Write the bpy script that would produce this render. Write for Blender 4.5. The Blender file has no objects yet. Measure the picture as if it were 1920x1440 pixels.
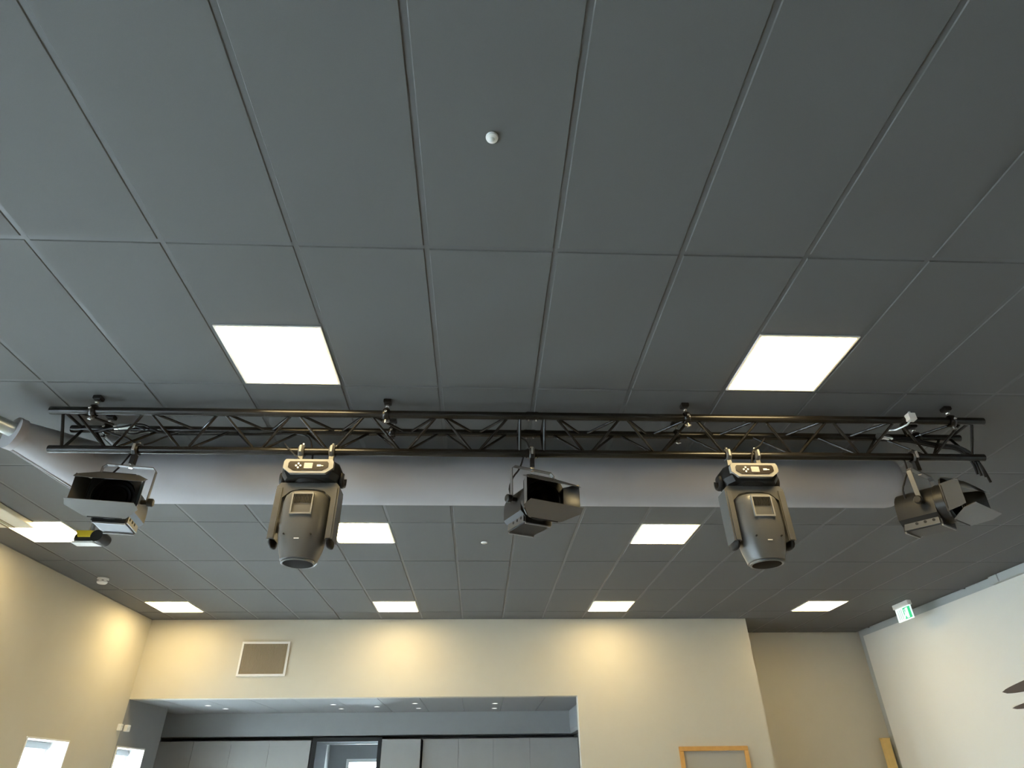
import bpy, bmesh, math, random
from mathutils import Vector, Matrix
random.seed(7)
SC = bpy.context.scene
COL = SC.collection

# ------------------------------------------------------------------ camera
def rotation(pitch, yaw, roll):
    cp, sp, cy, sy, cr, sr = math.cos(pitch), math.sin(pitch), math.cos(yaw), math.sin(yaw), math.cos(roll), math.sin(roll)
    f = Vector((sy*cp, cy*cp, sp)); r = Vector((cy, -sy, 0)); u = r.cross(f)
    return cr*r + sr*u, -sr*r + cr*u, f
CAM = Vector((0.2775, -2.1014, 1.5))
r_, u_, f_ = rotation(0.571675, 0.052533, -0.0141015)
cam = bpy.data.cameras.new('camera'); cam.sensor_fit = 'HORIZONTAL'; cam.sensor_width = 36
cam.lens = 1168.465/1920*36; cam.clip_start = 0.05; cam.clip_end = 200
co = bpy.data.objects.new('camera', cam); COL.objects.link(co)
M = Matrix.Identity(4)
for i in range(3):
    M[i][0] = r_[i]; M[i][1] = u_[i]; M[i][2] = -f_[i]; M[i][3] = CAM[i]
co.matrix_world = M
SC.camera = co

# ------------------------------------------------------------------ world, daylight, exposure
W = bpy.data.worlds.new('daylight'); SC.world = W; W.use_nodes = True
W.node_tree.nodes['Background'].inputs[0].default_value = (0.74, 0.885, 1.0, 1)
W.node_tree.nodes['Background'].inputs[1].default_value = 20.0
SC.view_settings.view_transform = 'Standard'; SC.view_settings.look = 'None'
SC.view_settings.gamma = 1.0; SC.view_settings.use_curve_mapping = False
SC.view_settings.exposure = 1.2
LED = 11.8
LEDC = (1.0, 0.77, 0.38)
WIN_Y = [7.70, 5.735, 3.77, 1.805, -0.16, -2.125, -4.09]
WIN_Z0, WIN_Z1, WIN_W = 0.25, 2.0, 0.82

# ------------------------------------------------------------------ materials
MATS = {}
def mat(name, color, rough=0.6, metal=0.0, noise=0.0, nscale=40.0, bump=0.0, spec=0.5, emit=None, estr=0.0, trans=0.0):
    m = bpy.data.materials.new(name); m.use_nodes = True
    nt = m.node_tree; b = nt.nodes['Principled BSDF']
    b.inputs['Roughness'].default_value = rough; b.inputs['Metallic'].default_value = metal
    b.inputs['Specular IOR Level'].default_value = spec
    b.inputs['Base Color'].default_value = (*color, 1)
    if emit:
        b.inputs['Emission Color'].default_value = (*emit, 1); b.inputs['Emission Strength'].default_value = estr
    if trans: b.inputs['Transmission Weight'].default_value = trans
    if noise or bump:
        tc = nt.nodes.new('ShaderNodeTexCoord'); n = nt.nodes.new('ShaderNodeTexNoise')
        n.inputs['Scale'].default_value = nscale; n.inputs['Detail'].default_value = 4
        nt.links.new(tc.outputs['Object'], n.inputs['Vector'])
        if noise:
            mx = nt.nodes.new('ShaderNodeMix'); mx.data_type = 'RGBA'
            mx.inputs[6].default_value = (*[c*(1 - noise) for c in color], 1)
            mx.inputs[7].default_value = (*[min(1, c*(1 + noise)) for c in color], 1)
            nt.links.new(n.outputs['Fac'], mx.inputs[0]); nt.links.new(mx.outputs[2], b.inputs['Base Color'])
        if bump:
            bp = nt.nodes.new('ShaderNodeBump'); bp.inputs['Strength'].default_value = bump; bp.inputs['Distance'].default_value = 0.002
            nt.links.new(n.outputs['Fac'], bp.inputs['Height']); nt.links.new(bp.outputs[0], b.inputs['Normal'])
    MATS[name] = m
    return m
mat('tile', (0.124, 0.127, 0.125), 0.75, noise=0.06, nscale=300, bump=0.15, spec=0.3)
mat('rail', (0.108, 0.112, 0.114), 0.42, spec=0.30)
mat('void', (0.02, 0.02, 0.02), 0.9)
mat('wall', (0.55, 0.515, 0.43), 0.75, noise=0.025, nscale=6, bump=0.08, spec=0.3)
mat('niche', (0.26, 0.266, 0.271), 0.6, noise=0.04, nscale=8)
mat('cab', (0.33, 0.322, 0.308), 0.55, noise=0.05, nscale=5)
mat('floor', (0.42, 0.395, 0.35), 0.45, noise=0.1, nscale=3)
mat('white', (0.78, 0.78, 0.77), 0.45)
mat('board', (0.76, 0.75, 0.715), 0.5, noise=0.015, nscale=2, spec=0.3)
mat('cream', (0.74, 0.70, 0.60), 0.5)
mat('greywall', (0.46, 0.49, 0.49), 0.6, noise=0.03, nscale=5)
mat('black', (0.011, 0.010, 0.009), 0.27, spec=0.45)
mat('blackmatte', (0.009, 0.008, 0.0075), 0.6, spec=0.3)
mat('lampblack', (0.016, 0.0155, 0.015), 0.40, noise=0.1, nscale=30, spec=0.3)
mat('leaf', (0.056, 0.055, 0.053), 0.30, noise=0.05, nscale=30, spec=0.9)
mat('headgrey', (0.095, 0.093, 0.089), 0.33, noise=0.06, nscale=60, bump=0.05)
mat('bezel', (0.24, 0.235, 0.225), 0.4)
mat('panel_dark', (0.02, 0.014, 0.012), 0.25)
mat('screen', (0.42, 0.38, 0.36), 0.3)
mat('chrome', (0.75, 0.75, 0.74), 0.22, metal=1.0)
mat('silver', (0.62, 0.66, 0.66), 0.35, metal=0.8)
mat('lens', (0.006, 0.005, 0.005), 0.5, spec=0.05)
mat('fabric', (0.40, 0.39, 0.405), 0.8, noise=0.05, nscale=4, bump=0.1, spec=0.2)
mat('seam', (0.36, 0.345, 0.36), 0.8)
mat('yellow', (0.70, 0.52, 0.03), 0.4)
mat('oak', (0.62, 0.34, 0.10), 0.45, noise=0.18, nscale=12)
mat('pine', (0.74, 0.52, 0.20), 0.45, noise=0.15, nscale=10)
mat('backing', (0.42, 0.395, 0.335), 0.6)
mat('ventdark', (0.42, 0.36, 0.26), 0.6)
mat('decal', (0.085, 0.068, 0.062), 0.6)
mat('led', (0.9, 0.9, 0.9), 0.5, emit=LEDC, estr=LED)
mat('spot_led', (0.9, 0.9, 0.9), 0.5, emit=(1, 1, 0.95), estr=1.6)
mat('exit_green', (0.02, 0.35, 0.15), 0.4, emit=(0.03, 0.62, 0.26), estr=0.34)
mat('exit_white', (0.8, 0.9, 0.9), 0.4, emit=(0.75, 1.0, 0.95), estr=0.34)
mat('ring', (0.20, 0.21, 0.215), 0.3, metal=0.6)
def thin_glass():
    m = bpy.data.materials.new('glass'); m.use_nodes = True; nt = m.node_tree
    nt.nodes.remove(nt.nodes['Principled BSDF'])
    t = nt.nodes.new('ShaderNodeBsdfTransparent'); t.inputs[0].default_value = (0.93, 0.95, 0.95, 1)
    gl = nt.nodes.new('ShaderNodeBsdfGlossy'); gl.inputs['Roughness'].default_value = 0.02
    mx = nt.nodes.new('ShaderNodeMixShader')
    mx.inputs[0].default_value = 0.05; nt.links.new(t.outputs[0], mx.inputs[1]); nt.links.new(gl.outputs[0], mx.inputs[2])
    nt.links.new(mx.outputs[0], nt.nodes['Material Output'].inputs[0])
    MATS['glass'] = m
thin_glass()

# ------------------------------------------------------------------ mesh builder
class MB:
    def __init__(s): s.v = []; s.f = []; s.M = Matrix.Identity(4)
    def add(s, vs, fs):
        n = len(s.v)
        s.v += [tuple(s.M @ Vector(p)) for p in vs]
        s.f += [tuple(n + i for i in f) for f in fs]
        return s
    def box(s, x0, x1, y0, y1, z0, z1):
        vs = [(x, y, z) for z in (z0, z1) for y in (y0, y1) for x in (x0, x1)]
        return s.add(vs, [(0,2,3,1), (4,5,7,6), (0,1,5,4), (2,6,7,3), (0,4,6,2), (1,3,7,5)])
    def cbox(s, x0, x1, y0, y1, z0, z1, c):
        """box with chamfered lower and upper rims (pillow edge)"""
        L = [(z0, c), (z0 + c, 0), (z1 - c, 0), (z1, c)]
        vs = []
        for z, i in L: vs += [(x0+i, y0+i, z), (x1-i, y0+i, z), (x1-i, y1-i, z), (x0+i, y1-i, z)]
        fs = [(3,2,1,0), (12,13,14,15)]
        for k in range(3):
            for j in range(4): a = 4*k + j; b = 4*k + (j+1) % 4; fs.append((a, b, b+4, a+4))
        return s.add(vs, fs)
    def rings(s, rs, cap=True, close=False):
        n = len(rs[0]); vs = [p for r in rs for p in r]; fs = []
        m = len(rs)
        for k in range(m if close else m-1):
            for j in range(n):
                a = k*n + j; b = k*n + (j+1) % n; c = ((k+1) % m)*n + (j+1) % n; d = ((k+1) % m)*n + j
                fs.append((a, b, c, d))
        if cap and not close:
            fs.append(tuple(reversed(range(n)))); fs.append(tuple(range((m-1)*n, m*n)))
        return s.add(vs, fs)
    def tube(s, pts, rad, n=8, cap=True):
        pts = [Vector(p) for p in pts]; m = len(pts); rs = []
        rads = rad if isinstance(rad, (list, tuple)) else [rad]*m
        t = (pts[1] - pts[0]).normalized()
        ref = Vector((0, 0, 1)) if abs(t.z) < 0.9 else Vector((1, 0, 0))
        nrm = t.cross(ref).normalized()
        for k in range(m):
            if k == 0: t = pts[1] - pts[0]
            elif k == m-1: t = pts[k] - pts[k-1]
            else: t = (pts[k+1] - pts[k]).normalized() + (pts[k] - pts[k-1]).normalized()
            t.normalize()
            nrm = (nrm - t*nrm.dot(t)).normalized(); bn = t.cross(nrm)
            rs.append([pts[k] + (nrm*math.cos(2*math.pi*j/n) + bn*math.sin(2*math.pi*j/n))*rads[k] for j in range(n)])
        return s.rings(rs, cap)
    def lathe(s, prof, n=24, axis='Z', center=(0,0,0), cap=True):
        rs = []
        for r, h in prof:
            ring = []
            for j in range(n):
                a = 2*math.pi*j/n; c, d = r*math.cos(a), r*math.sin(a)
                if axis == 'Z': p = (c, d, h)
                elif axis == 'Y': p = (d, h, c)
                else: p = (h, c, d)
                ring.append(tuple(p[i] + center[i] for i in range(3)))
            rs.append(ring)
        return s.rings(rs, cap)
    def prism(s, poly, d, axis='Y'):
        """poly list of 2D points extruded from d[0] to d[1] along axis"""
        def P(p, h): return (p[0], h, p[1]) if axis == 'Y' else ((h, p[0], p[1]) if axis == 'X' else (p[0], p[1], h))
        return s.rings([[P(p, d[0]) for p in poly], [P(p, d[1]) for p in poly]])
    def torus(s, R, r, center=(0,0,0), axis='X', a0=0, a1=2*math.pi, n=20, m=6, sx=1.0):
        rs = []; full = abs(a1 - a0 - 2*math.pi) < 1e-6
        for k in range(n if full else n+1):
            a = a0 + (a1 - a0)*k/n; ring = []
            for j in range(m):
                b = 2*math.pi*(j + .5)/m; q = R + r*math.cos(b); h = r*math.sin(b)*sx
                c, d = q*math.cos(a), q*math.sin(a)
                p = (h, c, d) if axis == 'X' else ((c, h, d) if axis == 'Y' else (c, d, h))
                ring.append(tuple(p[i] + center[i] for i in range(3)))
            rs.append(ring)
        return s.rings(rs, True, full)
    def mesh(s, name, m, smooth=None):
        me = bpy.data.meshes.new(name); me.from_pydata(s.v, [], s.f)
        bm = bmesh.new(); bm.from_mesh(me); bmesh.ops.recalc_face_normals(bm, faces=bm.faces); bm.to_mesh(me); bm.free()
        me.materials.append(MATS[m])
        if smooth:
            for p in me.polygons: p.use_smooth = True
            me.set_sharp_from_angle(angle=math.radians(smooth))
        return me
    def build(s, name, m, parent=None, smooth=None):
        o = bpy.data.objects.new(name, s.mesh(name, m, smooth)); COL.objects.link(o)
        if parent: o.parent = parent
        return o
def struct(o): o['kind'] = 'structure'; return o
def tag(o, label, cat, group=None):
    o['label'] = label; o['category'] = cat
    if group: o['group'] = group
    return o
def thing(name, loc, label, cat, group=None, rz=0):
    o = bpy.data.objects.new(name, None); COL.objects.link(o); o.location = loc; o.rotation_euler = (0, 0, rz)
    o.empty_display_size = 0.05
    return tag(o, label, cat, group)
def copy_tree(o, parent=None):
    c = o.copy(); COL.objects.link(c)
    if parent: c.parent = parent
    for ch in list(o.children): copy_tree(ch, c)
    return c
def B(x0, x1, y0, y1, z0, z1): return MB().box(x0, x1, y0, y1, z0, z1)

# ------------------------------------------------------------------ room shell
H = 3.599
XL, XR, YB, YF, YR = -4.54, 6.65, -5.6, 7.68, 8.75
XS = 4.31           # where the far wall steps back
OX1, OZ = 1.66, 2.556   # kitchen opening: right edge, top
struct(B(-5.75, XR+.3, YB-.2, 14.2, -0.1, 0).build('floor', 'floor'))

def wall_with_windows(name, y0, y1, ys, m):
    b = MB(); x0, x1 = XL - .34, XL
    b.box(x0, x1, y0, y1, 0, WIN_Z0); b.box(x0, x1, y0, y1, WIN_Z1, H + .1)
    edges = [y0]
    for y in sorted(ys): edges += [y, y + WIN_W]
    edges.append(y1)
    for a, c in zip(edges[::2], edges[1::2]): b.box(x0, x1, a, c, WIN_Z0, WIN_Z1)
    return struct(b.build(name, m))
wall_with_windows('wall_left', YB, YF, WIN_Y[1:], 'wall')
wall_with_windows('wall_niche_left', YF, 8.95, WIN_Y[:1], 'niche')
for k, y in enumerate(WIN_Y):
    y1 = y + WIN_W
    f = MB()   # white reveal lining with a proud architrave lip
    f.box(XL-.34, XL+.012, y, y1, WIN_Z1-.018, WIN_Z1); f.box(XL-.34, XL+.012, y, y1, WIN_Z0, WIN_Z0+.018)
    f.box(XL-.34, XL+.012, y, y+.018, WIN_Z0+.018, WIN_Z1-.018); f.box(XL-.34, XL+.012, y1-.018, y1, WIN_Z0+.018, WIN_Z1-.018)
    w = struct(f.build('window_%d' % (k+1), 'white'))
    fr = MB(); X0, X1 = XL-.30, XL-.22; a, c, z0, z1 = y+.018, y1-.018, WIN_Z0+.018, WIN_Z1-.018
    t = .07
    fr.box(X0, X1, a, c, z1-t, z1); fr.box(X0, X1, a, c, z0, z0+t); fr.box(X0, X1, a, a+t, z0+t, z1-t); fr.box(X0, X1, c-t, c, z0+t, z1-t)
    fr.build('window_frame', 'white', w)
    B(XL-.275, XL-.265, a+t, c-t, z0+t, z1-t).build('pane', 'glass', w)
    bl = MB().box(XL-.215, XL-.185, a+.02, c-.02, z1-.07, z1-.005); bl.build('blind_box', 'niche', w)

fw = MB(); fw.box(XL, OX1, YF, YF+.15, OZ, H+.1); fw.box(OX1, XS, YF, YF+.15, 0, H+.1); fw.box(XS-.15, XS, YF+.15, YR, 0, H+.1)
struct(fw.build('wall_far', 'wall'))
struct(B(XS-.15, XR+.2, YR, YR+.15, 0, H+.1).build('wall_recess', 'wall'))
struct(B(XR, XR+.2, YB, YR, 0, H+.1).build('wall_right', 'greywall'))
bw = MB(); bw.box(XL-.34, -3.6, YB-.2, YB, 0, H+.1); bw.box(1.6, XR+.2, YB-.2, YB, 0, H+.1); bw.box(-3.6, 1.6, YB-.2, YB, 2.45, H+.1)
struct(bw.build('wall_back', 'wall'))
gd = MB()
for x in (-3.6, -2.3, -1.0, 0.3, 1.53): gd.box(x, x+.07, YB-.13, YB-.06, 0, 2.45)
gd.box(-3.6, 1.6, YB-.13, YB-.06, 2.38, 2.45); gd.box(-3.6, 1.6, YB-.13, YB-.06, 0, .1)
dd = struct(gd.build('door_1', 'niche'))
for x in (-3.53, -2.23, -.93, .37): B(x, x+1.23, YB-.12, YB-.07, .1, 2.38).build('door_leaf', 'niche', dd)

# suspended ceiling: dark lay-in tiles in a T-bar grid
PANELS = [(-1.2, .6), (1.8, .6), (-4.2, 3.6), (-1.2, 3.6), (1.8, 3.6), (-4.2, 6.6), (-1.2, 6.6), (1.8, 6.6), (4.8, 6.6)]
ceil = MB(); ceil.box(XL-.1, XR+.1, YB, YF+.05, H+.05, H+.2); ceil.box(XS-.1, XR+.1, YF, YR+.05, H+.05, H+.2)
ceiling = struct(ceil.build('ceiling', 'void'))
def yend(x): return YF if x < XS - .05 else YR
for i in range(-7, 12):
    x = .6*i; B(x-.012, x+.012, YB, yend(x+.02), H+.004, H+.03).build('grid_rail', 'rail', ceiling)
for k in range(-4, 8):
    y = 1.2*k; x0 = XL if y < YF else XS
    B(x0, XR, y-.012, y+.012, H+.0045, H+.03).build('grid_rail', 'rail', ceiling)
# wall angles round the edge
wa = MB(); wa.box(XL, XL+.02, YB, YF, H-.003, H+.02); wa.build('edge_angle', 'rail', ceiling)
MB().box(XL, XS, YF-.02, YF, H-.003, H+.02).build('edge_angle', 'rail', ceiling)
TM = {}
def tile(x0, x1, y0, y1):
    g_ = .0115; w, d = round(x1-x0-2*g_, 4), round(y1-y0-2*g_, 4)
    if w < .03 or d < .03: return
    if (w, d) not in TM:
        TM[(w, d)] = MB().cbox(-w/2, w/2, -d/2, d/2, 0, .03, .004).mesh('ceiling_tile', 'tile')
    o = bpy.data.objects.new('ceiling_tile', TM[(w, d)]); COL.objects.link(o); o.parent = ceiling
    o.location = ((x0+x1)/2, (y0+y1)/2, H + random.uniform(-.0006, .0006))
pset = {(round(a, 2), round(b, 2)) for a, b in PANELS}
for i in range(-8, 12):
    for k in range(-5, 8):
        x0, x1, y0, y1 = .6*i, .6*(i+1), 1.2*k, 1.2*(k+1)
        lo = (round(x0, 2), round(y0, 2)) in pset; hi = (round(x0, 2), round(y0+.6, 2)) in pset
        if lo or hi:
            ym = y0 + .6
            B(x0+.012, x1-.012, ym-.012, ym+.012, H+.0045, H+.03).build('grid_rail', 'rail', ceiling)
        ca, cb = max(x0, XL), min(x1, XR)
        ye = YF if (ca + cb)/2 < XS else YR
        if x0 < XS < x1 and y1 > YF:      # column cut by the wall step
            parts = [(ca, cb, y0, min(y1, YF))] if y0 < YF else []
            parts.append((XS, cb, max(y0, YF), min(y1, YR)))
        else: parts = [(ca, cb, max(y0, YB), min(y1, ye))]
        for a, b, c, d in parts:
            if lo: c = y0 + .6
            if hi: d = min(d, y0 + .6)
            if b - a > .04 and d - c > .04: tile(a, b, c, d)

# LED panels
def led_panel():
    e = thing('ceiling_light', (0, 0, 0), '', 'ceiling light', 'square LED panels in the ceiling')
    f = MB(); w = .3; t = .014
    f.box(-w+.012, w-.012, -w+.012, -w+.012+t, -.004, .03); f.box(-w+.012, w-.012, w-.012-t, w-.012, -.004, .03)
    f.box(-w+.012, -w+.012+t, -w+.012+t, w-.012-t, -.004, .03); f.box(w-.012-t, w-.012, -w+.012+t, w-.012-t, -.004, .03)
    f.build('frame', 'white', e)
    q = w - .012 - t
    MB().cbox(-q, q, -q, q, -.008, .02, .004).build('diffuser', 'led', e)
    return e
p0 = led_panel()
plabels = {
    (-1.2, .6): 'glowing square LED panel in front of the truss, on the window wall side',
    (1.8, .6): 'glowing square LED panel in front of the truss, on the white board side',
    (-4.2, 3.6): 'glowing square LED panel beside the fixture with the yellow plate',
    (-1.2, 3.6): 'glowing square LED panel behind the duct, on the window side of the white detector disc',
    (1.8, 3.6): 'glowing square LED panel behind the duct, on the white board side of the detector disc',
    (-4.2, 6.6): 'glowing square LED panel in the ceiling corner by the window wall and far wall',
    (-1.2, 6.6): 'glowing square LED panel near the far wall, next in line to the vent grille',
    (1.8, 6.6): 'glowing square LED panel near the far wall, just past the end of the kitchen opening',
    (4.8, 6.6): 'glowing square LED panel before the recess, next to the green exit sign'}
for j, (x, y) in enumerate(PANELS):
    o = p0 if j == 0 else copy_tree(p0)
    o.location = (x+.3, y+.3, H)
    o['label'] = plabels[(x, y)]

# ------------------------------------------------------------------ kitchen niche beyond the opening
NZ, BY = 2.556, 9.82
nc = struct(B(-5.12, 2.2, YF+.15, BY+1.0, NZ+.03, NZ+.12).build('ceiling_niche', 'niche'))
for i in range(-8, 4):
    a = .6*i + .02; b = a + .6
    MB().cbox(a+.003, b-.003, YF+.15, BY, NZ, NZ+.03, .003).build('ceiling_tile', 'niche', nc)
struct(B(1.95, 2.15, YF+.15, BY+1.0, 0, NZ+.1).build('wall_niche_right', 'niche'))
struct(B(-5.12, -5.02, 8.95, BY+1.0, 0, NZ+.1).build('wall_niche_side', 'niche'))
struct(B(-5.12, XL-.34, 8.85, 8.95, 0, NZ+.1).build('wall_niche_return', 'niche'))
struct(B(-5.02, 1.80, BY, BY+.5, 2.222, NZ+.03).build('trim_1', 'niche'))
tb = MB().prism([(1.80, NZ+.02), (1.95, NZ+.02), (1.95, 2.222), (1.83, 2.222), (1.80, 2.26)], (YF+.16, BY+.5))
struct(tb.build('trim_2', 'niche'))
CY = 9.90
ncw = MB(); ncw.box(-5.02, -2.45, CY+.62, CY+.75, 0, 2.7); ncw.box(-1.36, 2.1, CY+.62, CY+.75, 0, 2.7); ncw.box(-2.45, -1.36, CY+.62, CY+.75, 2.13, 2.7)
struct(ncw.build('wall_niche_back', 'niche'))
CG = 'tall flat-fronted cupboards of the kitchen niche'
def cupboard(x0, x1, m, label, yf=CY, top=2.165):
    e = thing('tall_cupboard', ((x0+x1)/2, yf, 0), label, 'cupboard', CG)
    w = (x1 - x0)/2
    MB().box(-w+.001, w-.001, .022, .6, .08, top).build('body', 'niche', e)
    MB().cbox(-w+.002, w-.002, 0, .021, .1, top-.003, .002).build('door', m, e)
    MB().box(-w+.001, w-.001, .06, .5, 0, .08).build('plinth', 'niche', e)
cupboard(-5.02, -4.40, 'cab', 'flat-fronted cupboard in the window corner of the kitchen niche')
cupboard(-4.40, -3.79, 'cab', 'grey cupboard next to the one in the niche window corner')
cupboard(-3.79, -3.17, 'cab', 'grey cupboard one away from the niche doorway')
cupboard(-3.17, -2.50, 'cab', 'grey cupboard directly beside the niche doorway, on its window side')
cupboard(-1.33, -0.69, 'cab', 'cupboard standing slightly forward, just past the niche doorway', CY-.06)
bx = [-.66, -.07, .51, 1.12, 1.94]
bl_ = ['flat-fronted cupboard next after the forward cupboard', 'flat-fronted cupboard, second after the forward cupboard',
       'flat-fronted cupboard, third after the forward cupboard', 'wide cupboard against the niche end wall, under the side beam']
for k in range(4): cupboard(bx[k], bx[k+1], 'cab', bl_[k])
df = MB(); df.box(-2.48, -2.40, CY-.02, CY+.8, 0, 2.14); df.box(-1.40, -1.34, CY-.01, CY+.8, 0, 2.14); df.box(-2.48, -1.34, CY+.02, CY+.8, 2.14, 2.20)
d2 = struct(df.build('door_2', 'void'))
struct(B(-2.9, -2.8, CY+.75, 13.6, 0, 2.7).build('wall_passage_left', 'cab'))
struct(B(-.9, -.8, CY+.75, 13.6, 0, 2.7).build('wall_passage_right', 'niche'))
struct(B(-2.9, -.8, CY+.75, 13.6, 2.55, 2.7).build('ceiling_passage', 'niche'))
pw = MB(); pw.box(-2.9, -2.45, 13.0, 13.15, 0, 2.7); pw.box(-.98, -.8, 13.0, 13.15, 0, 2.7); pw.box(-2.45, -.98, 13.0, 13.15, 1.99, 2.7); pw.box(-2.45, -.98, 13.0, 13.15, 0, .9)
struct(pw.build('wall_passage_end', 'niche'))
w8 = MB(); w8.box(-2.45, -2.39, 13.02, 13.1, .9, 1.99); w8.box(-1.04, -.98, 13.02, 13.1, .9, 1.99); w8.box(-2.39, -1.04, 13.02, 13.1, 1.93, 1.99); w8.box(-2.39, -1.04, 13.02, 13.1, .9, .96); w8.box(-1.53, -1.48, 13.02, 13.1, .96, 1.93)
ww = struct(w8.build('window_8', 'white')); B(-2.39, -1.04, 13.05, 13.06, .96, 1.93).build('pane', 'glass', ww)
# small round downlights in the niche ceiling
S = (NZ - 1.5)/(2.66 - 1.5)
dl = thing('downlight', (0, 0, NZ), 'small round white downlight in the kitchen niche ceiling', 'downlight', 'niche downlights')
MB().lathe([(.026, .0), (.045, -.004), (.045, .004), (.026, .004)], 16).build('ring', 'white', dl, 40)
MB().lathe([(.027, -.002), (.027, .003)], 16).build('bulb', 'spot_led', dl)
for k, (x, y) in enumerate([(-4.201, 9.625), (-4.09, 10.145), (-2.157, 9.621), (-2.151, 10.308), (-1.488, 10.009), (-.802, 9.562), (-.802, 10.331), (.532, 9.662), (.539, 10.442)]):
    o = dl if k == 0 else copy_tree(dl)
    o.location = (CAM.x + (x - CAM.x)*S, CAM.y + (y - CAM.y)*S, NZ)

# ------------------------------------------------------------------ truss
TX0, TX1, YFC, YBC, YBO, ZT, ZB = -2.413, 3.587, 1.37, 1.61, 1.49, 3.493, 3.285
truss = thing('lighting_truss', ((TX0+TX1)/2, YBO, ZB), 'long black triangular truss hung under the dark ceiling', 'truss')
def tp(x, y, z): return (x - (TX0+TX1)/2, y - YBO, z - ZB)
XM = (TX0 + TX1)/2
CH = {'F': (YFC, ZT), 'B': (YBC, ZT), 'D': (YBO, ZB)}
CR = .025
def hollow(x0, x1, y, z):
    b = MB(); n = 18
    rs = []
    for r, x in ((CR-.004, x0+.03), (CR-.004, x0), (CR, x0), (CR, x1), (CR-.004, x1), (CR-.004, x1-.03)):
        rs.append([tp(x, y + r*math.cos(2*math.pi*j/n), z + r*math.sin(2*math.pi*j/n)) for j in range(n)])
    return b.rings(rs)
for (a, b) in ((TX0, XM-.004), (XM+.004, TX1)):
    for k, (y, z) in CH.items(): hollow(a, b, y, z).build('chord', 'black', truss, 40)
    # brace tubes: three zigzag faces
    n = 6; L = b - a - .26; per = L/n
    for (p, q, ph) in (('F', 'D', 0), ('B', 'D', .5), ('F', 'B', .5)):
        P0, P1 = CH[p], CH[q]; xs = a + .13
        k = 0.0
        h = 0
        while h < 2*n + (1 if ph else 0):
            off = -per/4 if ph else 0
            x0 = xs + h*per/2 + off*2*ph*2; x1 = x0 + per/2
            up = (h % 2 == 0)
            A, Bq = (P0, P1) if up else (P1, P0)
            if ph: A, Bq = Bq, A
            g2 = .012
            x0c, x1c = max(x0+g2, a+.10), min(x1-g2, b-.10)
            if x1c - x0c > .06 and x0 >= a - .05 and x1 <= b + .05:
                MB().tube([tp(x0c, *A), tp(x1c, *Bq)], .0085, 8).build('brace', 'black', truss, 40)
            h += 1
    for x in (a+.075, b-.075):
        for (p, q) in (('F', 'D'), ('B', 'D'), ('F', 'B')):
            MB().tube([tp(x, *CH[p]), tp(x, *CH[q])], .0095, 8).build('end_post', 'black', truss, 40)
for k, (y, z) in CH.items():
    cpl = MB(); cpl.lathe([(.0265, -.04), (.028, -.035), (.028, .035), (.0265, .04)], 18, 'X', tp(XM, y, z))
    c = cpl.build('coupler', 'black', truss, 40)
    for dx in (-.024, .024):
        MB().lathe([(.006, -.034), (.007, -.03), (.007, .03), (.006, .034)], 8, 'Z', tp(XM+dx, y, z)).build('pin', 'chrome', c, 40)

# ceiling hangers: ceiling block, threaded rod, ring clamp around the chord
def hanger():
    e = thing('ceiling_clamp', (0, 0, 0), '', 'clamp')
    hz = H - ZT
    MB().cbox(-.024, .024, -.024, .024, hz-.032, hz, .006).build('ceiling_plate', 'blackmatte', e)
    MB().lathe([(.008, .03), (.008, hz-.01)], 10).build('rod', 'chrome', e, 40)
    MB().torus(.033, .009, axis='X', n=20, m=6, sx=2.2).build('clamp_ring', 'black', e, 40)
    b = MB().lathe([(.012, hz-.052), (.014, hz-.048), (.014, hz-.038), (.01, hz-.032)], 6); b.build('nut', 'chrome', e)
    wn = MB(); wn.lathe([(.009, -.062), (.009, -.036)], 8); wn.box(-.02, .02, -.004, .004, -.058, -.048)
    wn.M = Matrix.Translation((0, -.012, 0)); wn.build('wing_nut', 'chrome', e)
    sd = MB(); sd.lathe([(.006, -.052), (.010, -.048), (.010, -.036), (.006, -.034)], 8, 'Y'); sd.build('bolt', 'chrome', e)
    return e
hg = hanger(); first = True
WHERE = ('at the window wall end', 'between window side moving head and middle spotlight', 'between middle spotlight and board side moving head', 'at the white board end')
for y, xs, tube in ((YFC, (-2.154, -.343, 1.593, 3.369), 'front'), (YBC, (-2.19, -.335, 1.594, 3.28), 'rear')):
    for x, wh in zip(xs, WHERE):
        o = hg if first else copy_tree(hg); first = False
        o.location = (x, y, ZT); o['label'] = 'ceiling clamp, %s upper truss tube, %s' % (tube, wh); o['group'] = 'ceiling clamps of the truss'

# ------------------------------------------------------------------ hook clamp used by the lamps (a part of each lamp)
def hook_clamp(e, x, zb, m='lampblack'):
    """clamp round the chord at local (x, 0, 0), reaching down to zb"""
    c = MB(); c.M = Matrix.Translation((x, 0, 0))
    c.torus(.034, .010, axis='X', n=18, m=6, sx=1.8)
    c.box(-.014, .014, -.016, .016, zb, -.03)
    o = c.build('hook_clamp', m, e, 40)
    d = MB(); d.M = Matrix.Translation((x, 0, 0))
    d.lathe([(.009, .03), (.012, .034), (.012, .052), (.006, .058)], 8); d.build('bolt', 'chrome', o, 40)
    d = MB(); d.M = Matrix.Translation((x, 0, 0)); d.box(-.006, .006, -.049, -.040, -.022, .022); d.build('latch', 'bezel', o)

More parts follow.
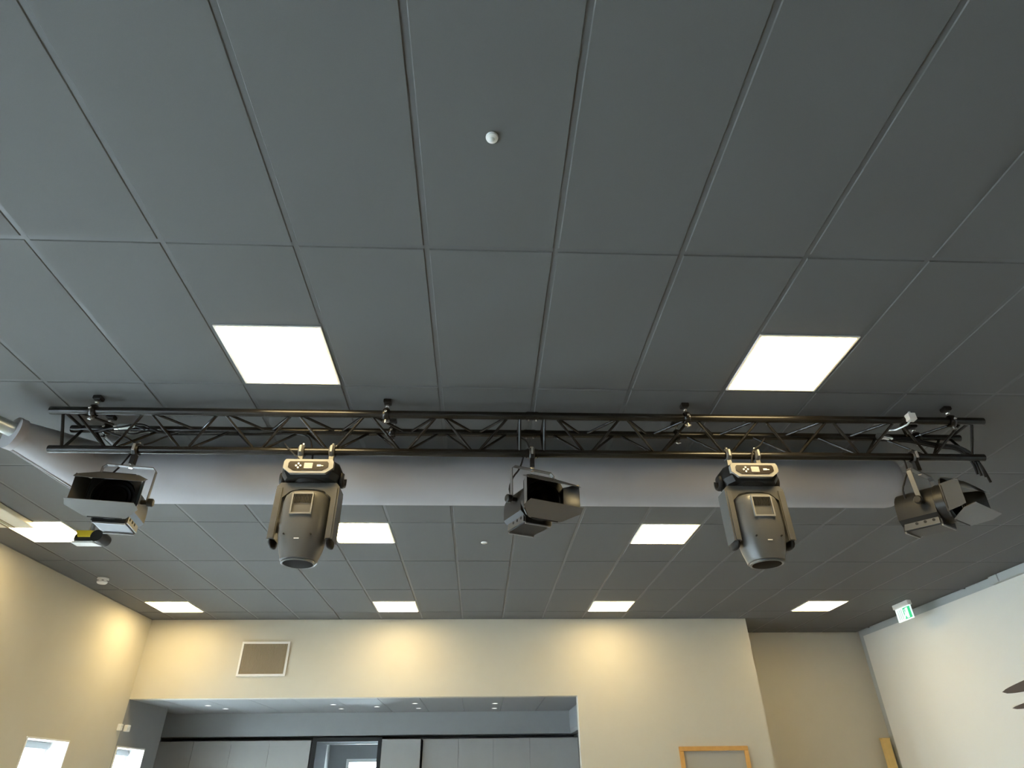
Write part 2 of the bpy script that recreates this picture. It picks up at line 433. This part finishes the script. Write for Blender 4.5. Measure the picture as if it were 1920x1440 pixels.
# ------------------------------------------------------------------ moving heads
def sq(a, b, n, z, ex=2.6, m=36):
    ring = []
    for j in range(m):
        t = 2*math.pi*j/m; c, s = math.cos(t), math.sin(t)
        ring.append((a*math.copysign(abs(c)**(2/ex), c), b*math.copysign(abs(s)**(2/ex), s), z))
    return ring
def moving_head(loc, label, rz=0, tilt=0):
    e = thing('moving_head_light', loc, label, 'stage light', 'moving head stage lights under the truss', rz)
    for sx in (-1, 1): hook_clamp(e, sx*.095, -.115, 'headgrey')
    # base
    b = MB(); P = [(-.165, -.06), (-.135, -.115), (.135, -.115), (.165, -.06), (.165, .085), (.13, .13), (-.13, .13), (-.165, .085)]
    b.rings([[(x, y, -.118) for x, y in P], [(x*1.04, y*1.02, -.135) for x, y in P], [(x*1.04, y*1.02, -.19) for x, y in P], [(x*.9, y*.9, -.225) for x, y in P]])
    base = b.build('base', 'lampblack', e, 30)
    br = MB(); br.box(-.13, .13, -.022, .022, -.118, -.104); br.build('omega_bracket', 'headgrey', base)
    # hexagonal fascia, leaning back a little
    F = [(-.138, -.118), (.138, -.118), (.148, -.135), (.148, -.175), (.105, -.208), (-.105, -.208), (-.148, -.175), (-.148, -.135)]
    fz = MB().prism(F, (-.135, -.10)); fas = fz.build('fascia', 'bezel', e)
    I = [(x*.80, -.163 + (z + .163)*.66) for x, z in F]
    MB().prism(I, (-.138, -.13)).build('control_panel', 'panel_dark', fas)
    MB().cbox(-.024, .026, -.141, -.135, -.182, -.144, .002).build('display', 'screen', fas)
    for dx, dz in ((0, .013), (0, -.013), (.013, 0), (-.013, 0)):
        MB().lathe([(.006, -.142), (.006, -.136)], 10, 'Y', (-.058+dx, 0, -.163+dz)).build('button', 'white', fas)
    lg = MB(); lg.box(.052, .075, -.141, -.137, -.168, -.156); lg.box(.075, .09, -.141, -.137, -.166, -.161); lg.build('logo', 'white', fas)
    # carrying handles on either end
    for sx in (-1, 1):
        hd = MB(); hd.torus(.042, .013, (sx*.178, .02, -.185), 'X', math.radians(150), math.radians(390), 14, 8, 1.4)
        hd.build('handle', 'lampblack', e, 40)
    # pan collar, yoke
    MB().lathe([(.085, -.24), (.10, -.225), (.10, -.215)], 28).build('pan_collar', 'blackmatte', e, 40)
    y = MB(); A = [(-.185, -.262), (-.165, -.238), (.165, -.238), (.185, -.262), (.185, -.30), (.145, -.335), (.10, -.292), (.05, -.278), (-.05, -.278), (-.10, -.292), (-.145, -.335), (-.185, -.30)]
    yoke = MB().prism(A, (-.058, .062)).build('yoke', 'headgrey', e)
    for sx in (-1, 1):
        a = MB(); xs = sorted((sx*.143, sx*.186))
        a.rings([[(xs[0], -.06, -.28), (xs[1], -.06, -.28), (xs[1], .064, -.28), (xs[0], .064, -.28)],
                 [(xs[0], -.06, -.585), (xs[1], -.06, -.585), (xs[1], .058, -.585), (xs[0], .058, -.585)]])
        arm = a.build('yoke_arm', 'headgrey', e)
        f = MB(); f.cbox(sx*.162-.014, sx*.162+.014, -.066, -.058, -.582, -.27, .002); f.build('arm_cover', 'headgrey', arm)
        k = MB(); k.rings([[(q[0]*.021 + sx*.165, q[1]*.058, z) for q in [(math.cos(t*math.pi/8), math.sin(t*math.pi/8)) for t in range(16)]] for z in (-.585,)] +
                          [[(q[0]*.021*s + sx*.165, q[1]*.058*s, z) for q in [(math.cos(t*math.pi/8), math.sin(t*math.pi/8)) for t in range(16)]] for s, z in ((1.0, -.60), (.8, -.615), (.4, -.622))])
        k.build('arm_cap', 'blackmatte', arm, 50)
        MB().lathe([(.03, sx*.13), (.03, sx*.146)], 16, 'X', (0, 0, -.5)).build('tilt_hub', 'lampblack', arm)
    # head
    hp = bpy.data.objects.new('head', None)
    prof = [(.085, .080, -.300), (.112, .102, -.306), (.129, .116, -.325), (.137, .124, -.36), (.138, .126, -.50), (.134, .122, -.56), (.120, .112, -.63), (.103, .102, -.685), (.100, .100, -.70), (.092, .092, -.703)]
    T = Matrix.Translation((0, 0, -.5)) @ Matrix.Rotation(tilt, 4, 'X') @ Matrix.Translation((0, 0, .5))
    hb = MB(); hb.M = T
    hb.rings([sq(a, b_, 0, z) for a, b_, z in prof]); head = hb.build('head', 'headgrey', e, 40)
    lr = MB(); lr.M = T; lr.lathe([(.082, -.700), (.096, -.703), (.096, -.712), (.090, -.715), (.083, -.712)], 28); lr.build('lens_ring', 'ring', head, 40)
    ln = MB(); ln.M = T; ln.lathe([(.084, -.706), (.084, -.713), (.05, -.715), (.01, -.716)], 28); ln.build('lens', 'lens', head, 60)
    vf = MB(); vf.M = T     # raised vent frame on the front of the head
    y0, y1 = -.134, -.112
    vf.box(-.062, -.054, y0, y1, -.455, -.335); vf.box(.054, .062, y0, y1, -.455, -.335); vf.box(-.062, .062, y0, y1, -.461, -.452); vf.box(-.056, .056, y0+.006, y1, -.338, -.325)
    vent = vf.build('vent_frame', 'bezel', head)
    for k in range(11):
        s = MB(); s.M = T; x = -.045 + .009*k; s.box(x-.0022, x+.0022, -.131, -.115, -.392, -.342); s.build('vent_fin', 'blackmatte', vent)
    bd = MB(); bd.M = T; bd.box(-.014, .014, -.119, -.105, -.603, -.598); bd.build('badge', 'white', head)
    for sx in (-1, 1):
        sc = MB(); sc.M = T; sc.lathe([(.005, -.121), (.005, -.11)], 8, 'Y', (sx*.075, 0, -.575)); sc.build('screw', 'blackmatte', head)
    return e
moving_head((-.77, YBO, ZB), 'moving head light on the truss nearer the window wall, lens pointing down')
moving_head((1.955, YBO, ZB), 'moving head light on the truss nearer the white board, lens pointing down')

# ------------------------------------------------------------------ fresnel lamps with barn doors
def fresnel(loc, label, yaw, pitch=0.0, pz=-.335, flare=(-31, -17, 20, 24), clampdz=-.115):
    e = thing('fresnel_lamp', loc, label, 'stage light', 'barn door spotlights under the truss')
    RZ = Matrix.Rotation(yaw, 4, 'Z')
    hook_clamp(e, 0, -.10)
    y = MB(); y.M = RZ
    yw = .148
    bar = [(-yw, pz), (-yw, -.135), (-yw+.02, -.115), (yw-.02, -.115), (yw, -.135), (yw, pz)]
    def flat(pts, t, d):
        rs = []
        for k, (x, z) in enumerate(pts):
            a = pts[max(k-1, 0)]; b = pts[min(k+1, len(pts)-1)]
            dx, dz = b[0]-a[0], b[1]-a[1]; l = math.hypot(dx, dz); nx, nz = -dz/l*t/2, dx/l*t/2
            rs.append([(x+nx, -d, z+nz), (x+nx, d, z+nz), (x-nx, d, z-nz), (x-nx, -d, z-nz)])
        return rs
    y.rings(flat(bar, .006, .014)); y.build('yoke', 'headgrey', e)
    b = MB(); b.M = RZ; b.lathe([(.012, -.125), (.012, -.10)], 6); b.build('yoke_bolt', 'chrome', e)
    T = RZ @ Matrix.Translation((0, 0, pz)) @ Matrix.Rotation(pitch, 4, 'X')
    TK = T; T = T @ Matrix.Translation((0, 0, -.012))
    # body: rounded top housing over a square ballast box
    hb = MB(); hb.M = T
    top = [(.118*math.cos(math.radians(t)), .118*math.sin(math.radians(t))) for t in range(0, 181, 15)]
    pr = top + [(-.118, -.07), (-.085, -.105), (-.085, -.138), (.085, -.138), (.085, -.105), (.118, -.07)]
    hb.prism(pr, (-.06, .17)); body = hb.build('housing', 'lampblack', e, 25)
    for sx in (-1, 1):
        s = MB(); s.M = T; x = sorted((sx*.118, sx*.124)); s.prism([(-.05, -.075), (.15, -.075), (.16, -.132), (-.05, -.132)], (sx*.086, sx*.096), 'X'); s.build('side_plate', 'leaf', body)
        for k in range(3):
            v = MB(); v.M = T; v.lathe([(.009, sx*.0955), (.009, sx*.0985)], 10, 'X', (0, -.02 + .05*k, -.105)); v.build('vent_hole', 'blackmatte', body)
    for k in range(5):
        v = MB(); v.M = T; v.box(-.07, .07, .165, .176, -.10 + .03*k, -.092 + .03*k); v.build('cooling_fin', 'blackmatte', body)
    u = MB(); u.M = T; u.box(-.085, .085, -.058, -.050, -.146, -.134); u.build('base_lip', 'bezel', body)
    u = MB(); u.M = T; u.box(-.085, .085, .158, .168, -.146, -.134); u.build('base_lip', 'bezel', body)
    for sx in (-1, 1):
        k = MB(); k.M = TK; k.lathe([(.014, sx*.118), (.014, sx*.15), (.026, sx*.156), (.026, sx*.18), (.02, sx*.186)], 12, 'X'); k.build('pivot_knob', 'lampblack', e, 40)
    # lens barrel and lens
    lb = MB(); lb.M = T; lb.lathe([(.112, -.055), (.122, -.062), (.122, -.115), (.114, -.12), (.114, -.075)], 30, 'Y', (0, 0, 0), False); lb.build('lens_barrel', 'lampblack', body, 40)
    ls = MB(); ls.M = T; ls.lathe([(.114, -.075), (.105, -.085), (.09, -.08), (.085, -.089), (.07, -.083), (.065, -.092), (.04, -.086), (.02, -.094), (.002, -.095)], 30, 'Y'); ls.build('fresnel_lens', 'lens', body, 60)
    # colour frame carrying the leaves
    h = .132
    cf = MB(); cf.M = T; n = 32
    inner = [(.115*math.cos(2*math.pi*j/n), .115*math.sin(2*math.pi*j/n)) for j in range(n)]
    outer = []
    for x, z in inner:
        s = h/max(abs(x), abs(z)); s = min(s, h*1.25/math.hypot(x, z)); outer.append((x*s, z*s))
    cf.rings([[(x, -.122, z) for x, z in inner], [(x, -.122, z) for x, z in outer], [(x, -.132, z) for x, z in outer], [(x, -.132, z) for x, z in inner]], False, True)
    door = cf.build('barn_door_frame', 'lampblack', e)
    top_f, bot_f, l_f, r_f = flare
    for name, rot, fl, hw, fw2, ln in (('top', 0, top_f, .105, .185, .165), ('bottom', math.pi, bot_f, .105, .185, .165), ('side', math.pi/2, l_f, .085, .082, .12), ('side', -math.pi/2, r_f, .085, .082, .12)):
        lf = MB()
        lf.M = T @ Matrix.Rotation(-rot, 4, 'Y') @ Matrix.Translation((0, -.132, h)) @ Matrix.Rotation(-math.radians(fl), 4, 'X')
        pl = [(-hw, 0), (hw, 0), (fw2, -ln*.62), (fw2*.93, -ln), (-fw2*.93, -ln), (-fw2, -ln*.62)]
        lf.prism(pl, (-.001, .0015), 'Z'); lo = lf.build('barn_door_leaf', 'leaf', door)
        hn = MB(); hn.M = lf.M
        hn.lathe([(.0045, -hw*.85), (.0045, hw*.85)], 8, 'X')
        hn.build('hinge', 'blackmatte', lo)
    # power cable loop from the back of the lamp up to the truss
    P = [T @ Vector(p) for p in ((-.09, .10, .05), (-.12, .09, .11), (-.11, .06, .18))] + [RZ @ Vector((-.07, .035, -.10)), RZ @ Vector((-.03, .045, .02))]
    Q = []
    for k in range(len(P)-1):
        for t in (0, .33, .66): 
            p_ = P[max(k-1, 0)]; p1_ = P[k]; p2_ = P[k+1]; p3_ = P[min(k+2, len(P)-1)]
            Q.append(.5*((2*p1_) + (p2_-p_)*t + (2*p_-5*p1_+4*p2_-p3_)*t*t + (-p_+3*p1_-3*p2_+p3_)*t**3))
    Q.append(P[-1])
    MB().tube(Q, .0055, 8).build('cable', 'blackmatte', e, 50)
    return e
fresnel((-1.882, YBO, ZB), 'barn door spotlight nearest the window wall end, pale lower leaf', math.radians(12), math.radians(3))
fresnel((.587, YBO, ZB), 'barn door spotlight hanging at the middle joint of the truss', math.radians(24), math.radians(2))
fresnel((3.105, YBO, ZB), 'barn door spotlight at the white board end, turned towards the board', math.radians(32), math.radians(3))

# ------------------------------------------------------------------ fabric air duct behind the truss
duct = thing('air_duct', (.4, 2.07, 3.365), 'pale grey fabric air duct behind the truss, round end cap', 'air duct')
D0 = Vector((.4, 2.07, 3.365)); R = .19
path = []
for x, s in ((3.335, .05), (3.333, .45), (3.325, .72), (3.305, .89), (3.275, .97), (3.235, 1.0)): path.append((Vector((x, 2.07, 3.365)), R*s, Vector((-1, 0, 0))))
for k in range(1, 12): path.append((Vector((3.235 - 5.335*k/11, 2.07, 3.365)), R, Vector((-1, 0, 0))))
rb = .27; cx, cy = -2.17, 2.07 - rb
for k in range(1, 9):
    a = math.radians(78*k/8)
    path.append((Vector((cx - rb*math.sin(a), cy + rb*math.cos(a), 3.365)), R - .025*k/8, Vector((-math.cos(a), -math.sin(a), 0))))
d_ = path[-1][2]; e_ = path[-1][0]
for k in range(1, 5): path.append((e_ + Vector((-.22, -.37, .02))*(k/4), .165 - .075*k/4, Vector((-.5, -.85, 0)).normalized() if k > 1 else d_))
rs = []; n = 40
for c, r, t in path:
    s = Vector((-t.y, t.x, 0)).normalized()
    rs.append([c - D0 + s*r*math.cos(2*math.pi*j/n) + Vector((0, 0, 1))*r*math.sin(2*math.pi*j/n) for j in range(n)])
MB().rings(rs).build('fabric_sleeve', 'fabric', duct, 50)
# piping seams along the sleeve
for ang, m in ((-112, 'seam'), (-97, 'fabric')):
    pts = []
    for c, r, t in path[17:]:
        s = Vector((-t.y, t.x, 0)).normalized(); a = math.radians(ang)
        pts.append(c - D0 + s*(r+.001)*math.cos(a) + Vector((0, 0, 1))*(r+.001)*math.sin(a))
    MB().tube(pts, .006, 6).build('seam_piping', m, duct, 50)
ec, er, et = path[-1]
col_ = MB()
z = Vector((0, 0, 1)); s = Vector((-et.y, et.x, 0)).normalized()
def ringat(c, r): return [c - D0 + s*r*math.cos(2*math.pi*j/24) + z*r*math.sin(2*math.pi*j/24) for j in range(24)]
col_.rings([ringat(ec - et*.02, er+.001), ringat(ec - et*.02, er+.014), ringat(ec + et*.025, er+.014), ringat(ec + et*.025, er-.02)]); col_.build('collar', 'seam', duct, 40)
sp = MB().rings([ringat(ec + et*.02 + z*.02, .045), ringat(ec + et*.20 + z*.03, .045)]); sp.build('supply_pipe', 'silver', duct, 40)
# suspension wires to the ceiling
for x in (-1.6, .4, 2.4):
    MB().tube([(x-.4, 0, R-.01), (x-.4, 0, H-3.366)], .0025, 6).build('suspension_wire', 'silver', duct)

# ------------------------------------------------------------------ cables and plugs on the truss
def smooth_path(P, q=4):
    P = [Vector(p) for p in P]; Q = []
    for k in range(len(P)-1):
        a, b, c, d = P[max(k-1, 0)], P[k], P[k+1], P[min(k+2, len(P)-1)]
        for i in range(q):
            t = i/q
            Q.append(.5*((2*b) + (c-a)*t + (2*a-5*b+4*c-d)*t*t + (-a+3*b-3*c+d)*t**3))
    Q.append(P[-1]); return Q
def cable(P, label, r=.006, group='black cables along the truss'):
    b = MB().tube(smooth_path(P), r, 8); o = b.build('power_cable', 'blackmatte', None, 50)
    return tag(o, label, 'cable', group)
cable([(-2.05, YBC-.02, ZT-.03), (-1.98, YBC-.05, ZT-.06), (-1.9, YBC-.03, ZT-.025), (-1.75, YBC, ZT-.034), (-1.5, YBC-.01, ZT-.036), (-1.2, YBC, ZT-.031), (-.9, YBC-.03, ZT-.04), (-.82, YBO+.06, ZB+.03), (-.80, YBO+.03, ZB-.11)], 'black cable run along the rear truss tube to the moving head nearer the windows')
cable([(-2.2, YBC-.05, ZT-.02), (-2.1, YBC-.07, ZT-.07), (-2.0, YBO+.05, ZT-.10), (-1.9, YBO+.04, ZT-.16), (-1.882, YBO+.035, ZB+.05)], 'black cable dropping to the spotlight nearest the window wall')
cable([(-.98, YBO-.01, ZB+.05), (-.95, YBO-.05, ZB+.01), (-.9, YBO-.05, ZB-.04), (-.83, YBO-.04, ZB-.10), (-.81, YBO-.02, ZB-.118)], 'thin cable curving over the lower tube to a moving head', .004)
cable([(2.14, YBO-.0, ZB+.13), (2.08, YBO-.03, ZB+.06), (2.02, YBO-.05, ZB+.015), (1.99, YBO-.05, ZB-.06), (1.985, YBO-.03, ZB-.118)], 'thin cable dropping straight to the moving head nearer the white board', .005)
cable([(.50, YBC-.02, ZT-.03), (.55, YBC-.06, ZT-.08), (.58, YBO+.06, ZB+.07), (.587, YBO+.035, ZB+.045)], 'short black cable above the middle spotlight')
for k in range(5):
    dy, dz = .012*math.cos(k*1.3), .012*math.sin(k*1.3)
    cable([(3.0+.03*k, YBC-.03+dy, ZT-.03+dz), (3.2, YBC-.04+dy, ZT-.04+dz), (3.36, YBC-.03+dy, ZT-.07+dz), (3.46+.01*k, YBO+.03+dy, ZB+.08+dz), (3.52+.01*k, YBO+.02+dy, ZB-.01+dz*2), (3.55+.015*k, YBO+.05+dy, ZB-.09-.015*k)],
          'black cable in the bundle hanging over the board end of the truss', .008, 'cable bundle at the board end of the truss')
pl = thing('power_plug', (-2.03, YBC-.07, ZT-.015), 'grey cable connector tied to the truss near its window end', 'plug', None, math.radians(-8))
MB().lathe([(.014, -.05), (.019, -.045), (.019, .02), (.015, .03), (.009, .06)], 12, 'X').build('connector_body', 'silver', pl, 40)
MB().lathe([(.02, -.075), (.021, -.05)], 12, 'X').build('locking_ring', 'chrome', pl, 40)
MB().tube([(.06, 0, 0), (.09, .005, -.01), (.12, .02, -.02)], .007, 8).build('cable_tail', 'blackmatte', pl, 40)
pl = thing('power_plug', (3.02, YBC-.06, ZT-.03), 'shiny metal connector lying on the rear tube at the board end', 'plug', None, math.radians(15))
MB().lathe([(.012, -.04), (.018, -.035), (.018, .015), (.009, .05)], 12, 'X').build('connector_body', 'chrome', pl, 40)
MB().lathe([(.022, -.07), (.022, -.04)], 12, 'X').build('locking_ring', 'chrome', pl, 40)
jb = thing('junction_box', (3.07, YFC-.045, ZT+.0), 'small white box fixed to the front tube at the board end', 'box')
MB().cbox(-.024, .024, -.018, .024, -.024, .026, .003).build('housing', 'white', jb)
MB().tube([(-.01, 0, -.02), (-.03, .02, -.045), (-.07, .08, -.05), (-.10, .12, -.035)], .006, 8).build('flex_lead', 'silver', jb, 40)
MB().lathe([(.008, .024), (.008, .04)], 8).build('gland', 'silver', jb)

# ------------------------------------------------------------------ ceiling fittings
def detector(x, y, label, k):
    e = thing('ceiling_sensor', (x, y, H), label, 'sensor', 'round white sensors in the ceiling')
    MB().lathe([(.018*k, -.0145), (.024*k, -.012), (.034*k, -.010), (.037*k, -.004), (.037*k, .004)], 24).build('rim', 'white', e, 40)
    MB().lathe([(.003*k, -.018), (.012*k, -.017), (.019*k, -.013)], 20).build('dome', 'silver', e, 50)
detector(.293, -.597, 'white disc in the big ceiling tile before the truss', .66)
detector(.299, 4.169, 'white disc in the ceiling between the two panels behind the duct', .9)
sm = thing('smoke_detector', (-4.198+.035, 5.56-.06, H), 'white drum-shaped smoke detector on the ceiling edge near the window wall', 'smoke detector')
MB().lathe([(.062, 0), (.062, -.016)], 24).build('base', 'white', sm, 40)
MB().lathe([(.056, -.016), (.056, -.05), (.045, -.062), (.02, -.065)], 24).build('cap', 'white', sm, 40)
for k in range(6):
    a = k*math.pi/3; MB().box(.05, .058, -.012, .012, -.036, -.030).build('slot', 'void', sm).rotation_euler = (0, 0, a)

# fixture with a yellow plate beside the corner-side light panel
yf = thing('ceiling_fixture', (-3.215, 3.46, 3.40), 'grey ceiling fixture with a yellow plate and round dark end', 'ceiling fixture')
st = MB(); st.lathe([(.018, .03), (.018, H-3.40)], 12); st.lathe([(.05, H-3.41), (.05, H-3.40)], 16); st.build('stem', 'niche', yf, 40)
MB().lathe([(.03, -.13), (.045, -.12), (.05, .08), (.042, .13), (.01, .135)], 20, 'X', (0, .03, -.005)).build('body', 'lampblack', yf, 40)
MB().lathe([(.02, -.10), (.052, -.10), (.056, -.03), (.05, .06), (.02, .075)], 22, 'Y', (.10, .03, -.01)).build('driver', 'lampblack', yf, 40)
MB().prism([(-.105, .045), (.06, .045), (.03, -.012), (-.075, -.012)], (-.045, -.035)).build('front_plate', 'yellow', yf)
tr = MB(); tr.rings([[(x, y, z) for x, y in ((-.12, -.03), (.06, -.03), (.09, .02), (.095, .07), (-.12, .07))] for z in (-.062, -.045)]); tr.build('tray', 'white', yf)

# cream grooved ceiling box at the left (runs along the window wall)
cb = thing('ceiling_box', (-4.2, 2.4, 3.555), 'cream boxed curtain track with long grooves above the windows', 'track')
MB().cbox(-.33, .33, -2.4, 1.27, 0, H-3.555-.001, .005).build('case', 'cream', cb)
for k, x in enumerate((.10, .13, .16)): MB().box(x, x+.010, -2.38, 1.25, -.008, .002).build('groove_rib', 'cream' if k == 1 else 'ventdark', cb)

# ------------------------------------------------------------------ far wall fittings
vg = thing('wall_vent', (-2.82, YF, 3.06), 'white framed vent grille with vertical slats on the far wall', 'vent')
hw, hh, t = .34, .228, .028
b = MB(); b.box(-hw, hw, -.022, 0, hh-t, hh); b.box(-hw, hw, -.022, 0, -hh, -hh+t); b.box(-hw, -hw+t, -.022, 0, -hh+t, hh-t); b.box(hw-t, hw, -.022, 0, -hh+t, hh-t)
b.build('frame', 'white', vg)
MB().box(-hw+t, hw-t, -.004, 0, -hh+t, hh-t).build('backing', 'ventdark', vg)
sl = MB().box(-.0055, .0055, -.016, -.003, -hh+t, hh-t).mesh('slat', 'cream')
sl.materials[0] = MATS['ventdark']
N = 30
for k in range(N):
    o = bpy.data.objects.new('slat', sl); COL.objects.link(o); o.parent = vg
    o.location = (-hw+t + (k+.5)*(2*(hw-t))/N, 0, 0); o.rotation_euler = (0, 0, .45)

fr = thing('pin_board', (3.487, YF, .5), 'plain panel in a honey coloured wooden frame against the far wall', 'panel')
w, top = .477, 1.415
MB().cbox(-w, w, -.035, -.001, top-.055, top, .004).build('top_rail', 'oak', fr)
MB().cbox(-w, w, -.035, -.001, 0, .055, .004).build('bottom_rail', 'oak', fr)
for sx in (-1, 1): MB().cbox(sx*(w-.0275)-.0275, sx*(w-.0275)+.0275, -.035, -.001, .055, top-.055, .004).build('stile', 'oak', fr)
MB().box(-w+.05, w-.05, -.012, -.002, .05, top-.05).build('backing_panel', 'backing', fr)
lg = MB(); lg.box(-w, -w+.05, -.035, -.001, -.5, 0); lg.build('leg', 'oak', fr); MB().box(w-.05, w, -.035, -.001, -.5, 0).build('leg', 'oak', fr)

po = thing('wooden_post', (6.50, 8.64, 0), 'pale wooden post standing in the recess beside the white board', 'post')
MB().cbox(-.055, .055, -.04, .04, 0, 2.03, .006).build('shaft', 'pine', po)
MB().cbox(-.062, .062, -.047, .047, 2.02, 2.04, .004).build('cap', 'pine', po)

# small white boxes on the window wall by the niche
for y, s, lab in ((7.60, .026, 'smaller white alarm box on the window wall near the niche corner'), (7.80, .042, 'larger white alarm box at the niche edge of the window wall')):
    e = thing('alarm_box', (XL, y, 2.20), lab, 'alarm')
    MB().cbox(0, .045, -s, s, -.03, .05, .006).build('case', 'white', e)
    MB().lathe([(.012, .044), (.009, .052)], 12, 'X', (0, 0, .02)).build('sensor_eye', 'silver', e, 40)

# ------------------------------------------------------------------ right side: white board wall, trunking, exit sign, decal
bd = tag(B(6.60, XR-.0005, -3.5, 8.56, .35, 3.503).build('white_board', 'board'), 'huge white board covering the side wall', 'board')
e = thing('trunking', (XR, 3.0, 3.50), 'grey boxed trunking along the wall top above the white board', 'trunking')
MB().cbox(-.10, -.002, 2.29, 2.43, .004, H-3.50-.002, .003).build('end_section', 'greywall', e)
MB().cbox(-.10, -.002, -3.5, 2.272, .004, H-3.50-.002, .003).build('cover_section', 'greywall', e)

ex = thing('exit_sign', (6.20, 6.72, H), 'lit green and white exit sign hanging from the ceiling', 'exit sign')
MB().cbox(-.03, .03, -.18, .18, -.062, 0, .004).build('housing', 'white', ex)
pnl = MB().cbox(-.008, .008, -.175, .175, -.235, -.06, .002).build('panel', 'exit_white', ex)
MB().box(-.0105, -.0075, -.165, .0, -.222, -.075).build('green_field', 'exit_green', pnl)
# running figure and door on the green field, arrow strip on the white half
fg = MB(); fg.prism([(-.055, -.215), (-.055, -.085), (-.11, -.085), (-.11, -.215)], (-.0125, -.0100), 'X'); fg.build('door_symbol', 'exit_white', pnl)
fg = MB(); fg.lathe([(.011, -.0126), (.011, -.0100)], 10, 'X', (0, -.03, -.105)); fg.prism([(-.022, -.12), (-.042, -.125), (-.05, -.165), (-.072, -.205), (-.058, -.21), (-.038, -.175), (-.022, -.19), (-.012, -.215), (.002, -.21), (-.01, -.175), (-.025, -.155)], (-.0126, -.0100), 'X'); fg.build('running_figure', 'exit_white', pnl)
for k in range(3): MB().box(-.0105, -.0078, .035 + .04*k, .048 + .04*k, -.215, -.08).build('stripe', 'exit_green' if k == 9 else 'silver', pnl)

def feather(y_tip, z_tip, L, wd, droop, label):
    N = 14; up, dn = [], []
    for k in range(N+1):
        t = k/N; y = y_tip - L*t; zc = z_tip + droop*t
        w_ = wd*(t**.55)*(1 - .25*t)
        up.append((y, zc + w_*.35)); dn.append((y, zc - w_*.65))
    b = MB().prism(up + dn[::-1][:-1], (6.5935, 6.6005), 'X')
    return tag(b.build('wall_decal', 'decal'), label, 'decal', 'feather decals on the white board')
feather(5.99, 2.375, 1.0, .20, .10, 'larger brown feather shape on the white board')
feather(5.93, 2.195, .9, .13, .07, 'smaller brown feather shape below the larger one')
cable([(-2.25, YBC-.02, ZT-.032), (-2.12, YBC-.10, ZT-.05), (-2.02, YBC-.12, ZT-.045), (-1.92, YBC-.11, ZT-.02), (-1.84, YBC-.07, ZT-.04), (-1.80, YBC-.02, ZT-.034)], 'looped black cable near the grey connector at the window end')
cable([(-1.72, YBC-.02, ZT-.034), (-1.78, YBC-.06, ZT-.09), (-1.83, YBO+.05, ZB+.08), (-1.87, YBO+.03, ZB+.05)], 'black cable slanting from the rear tube to the window end spotlight clamp')
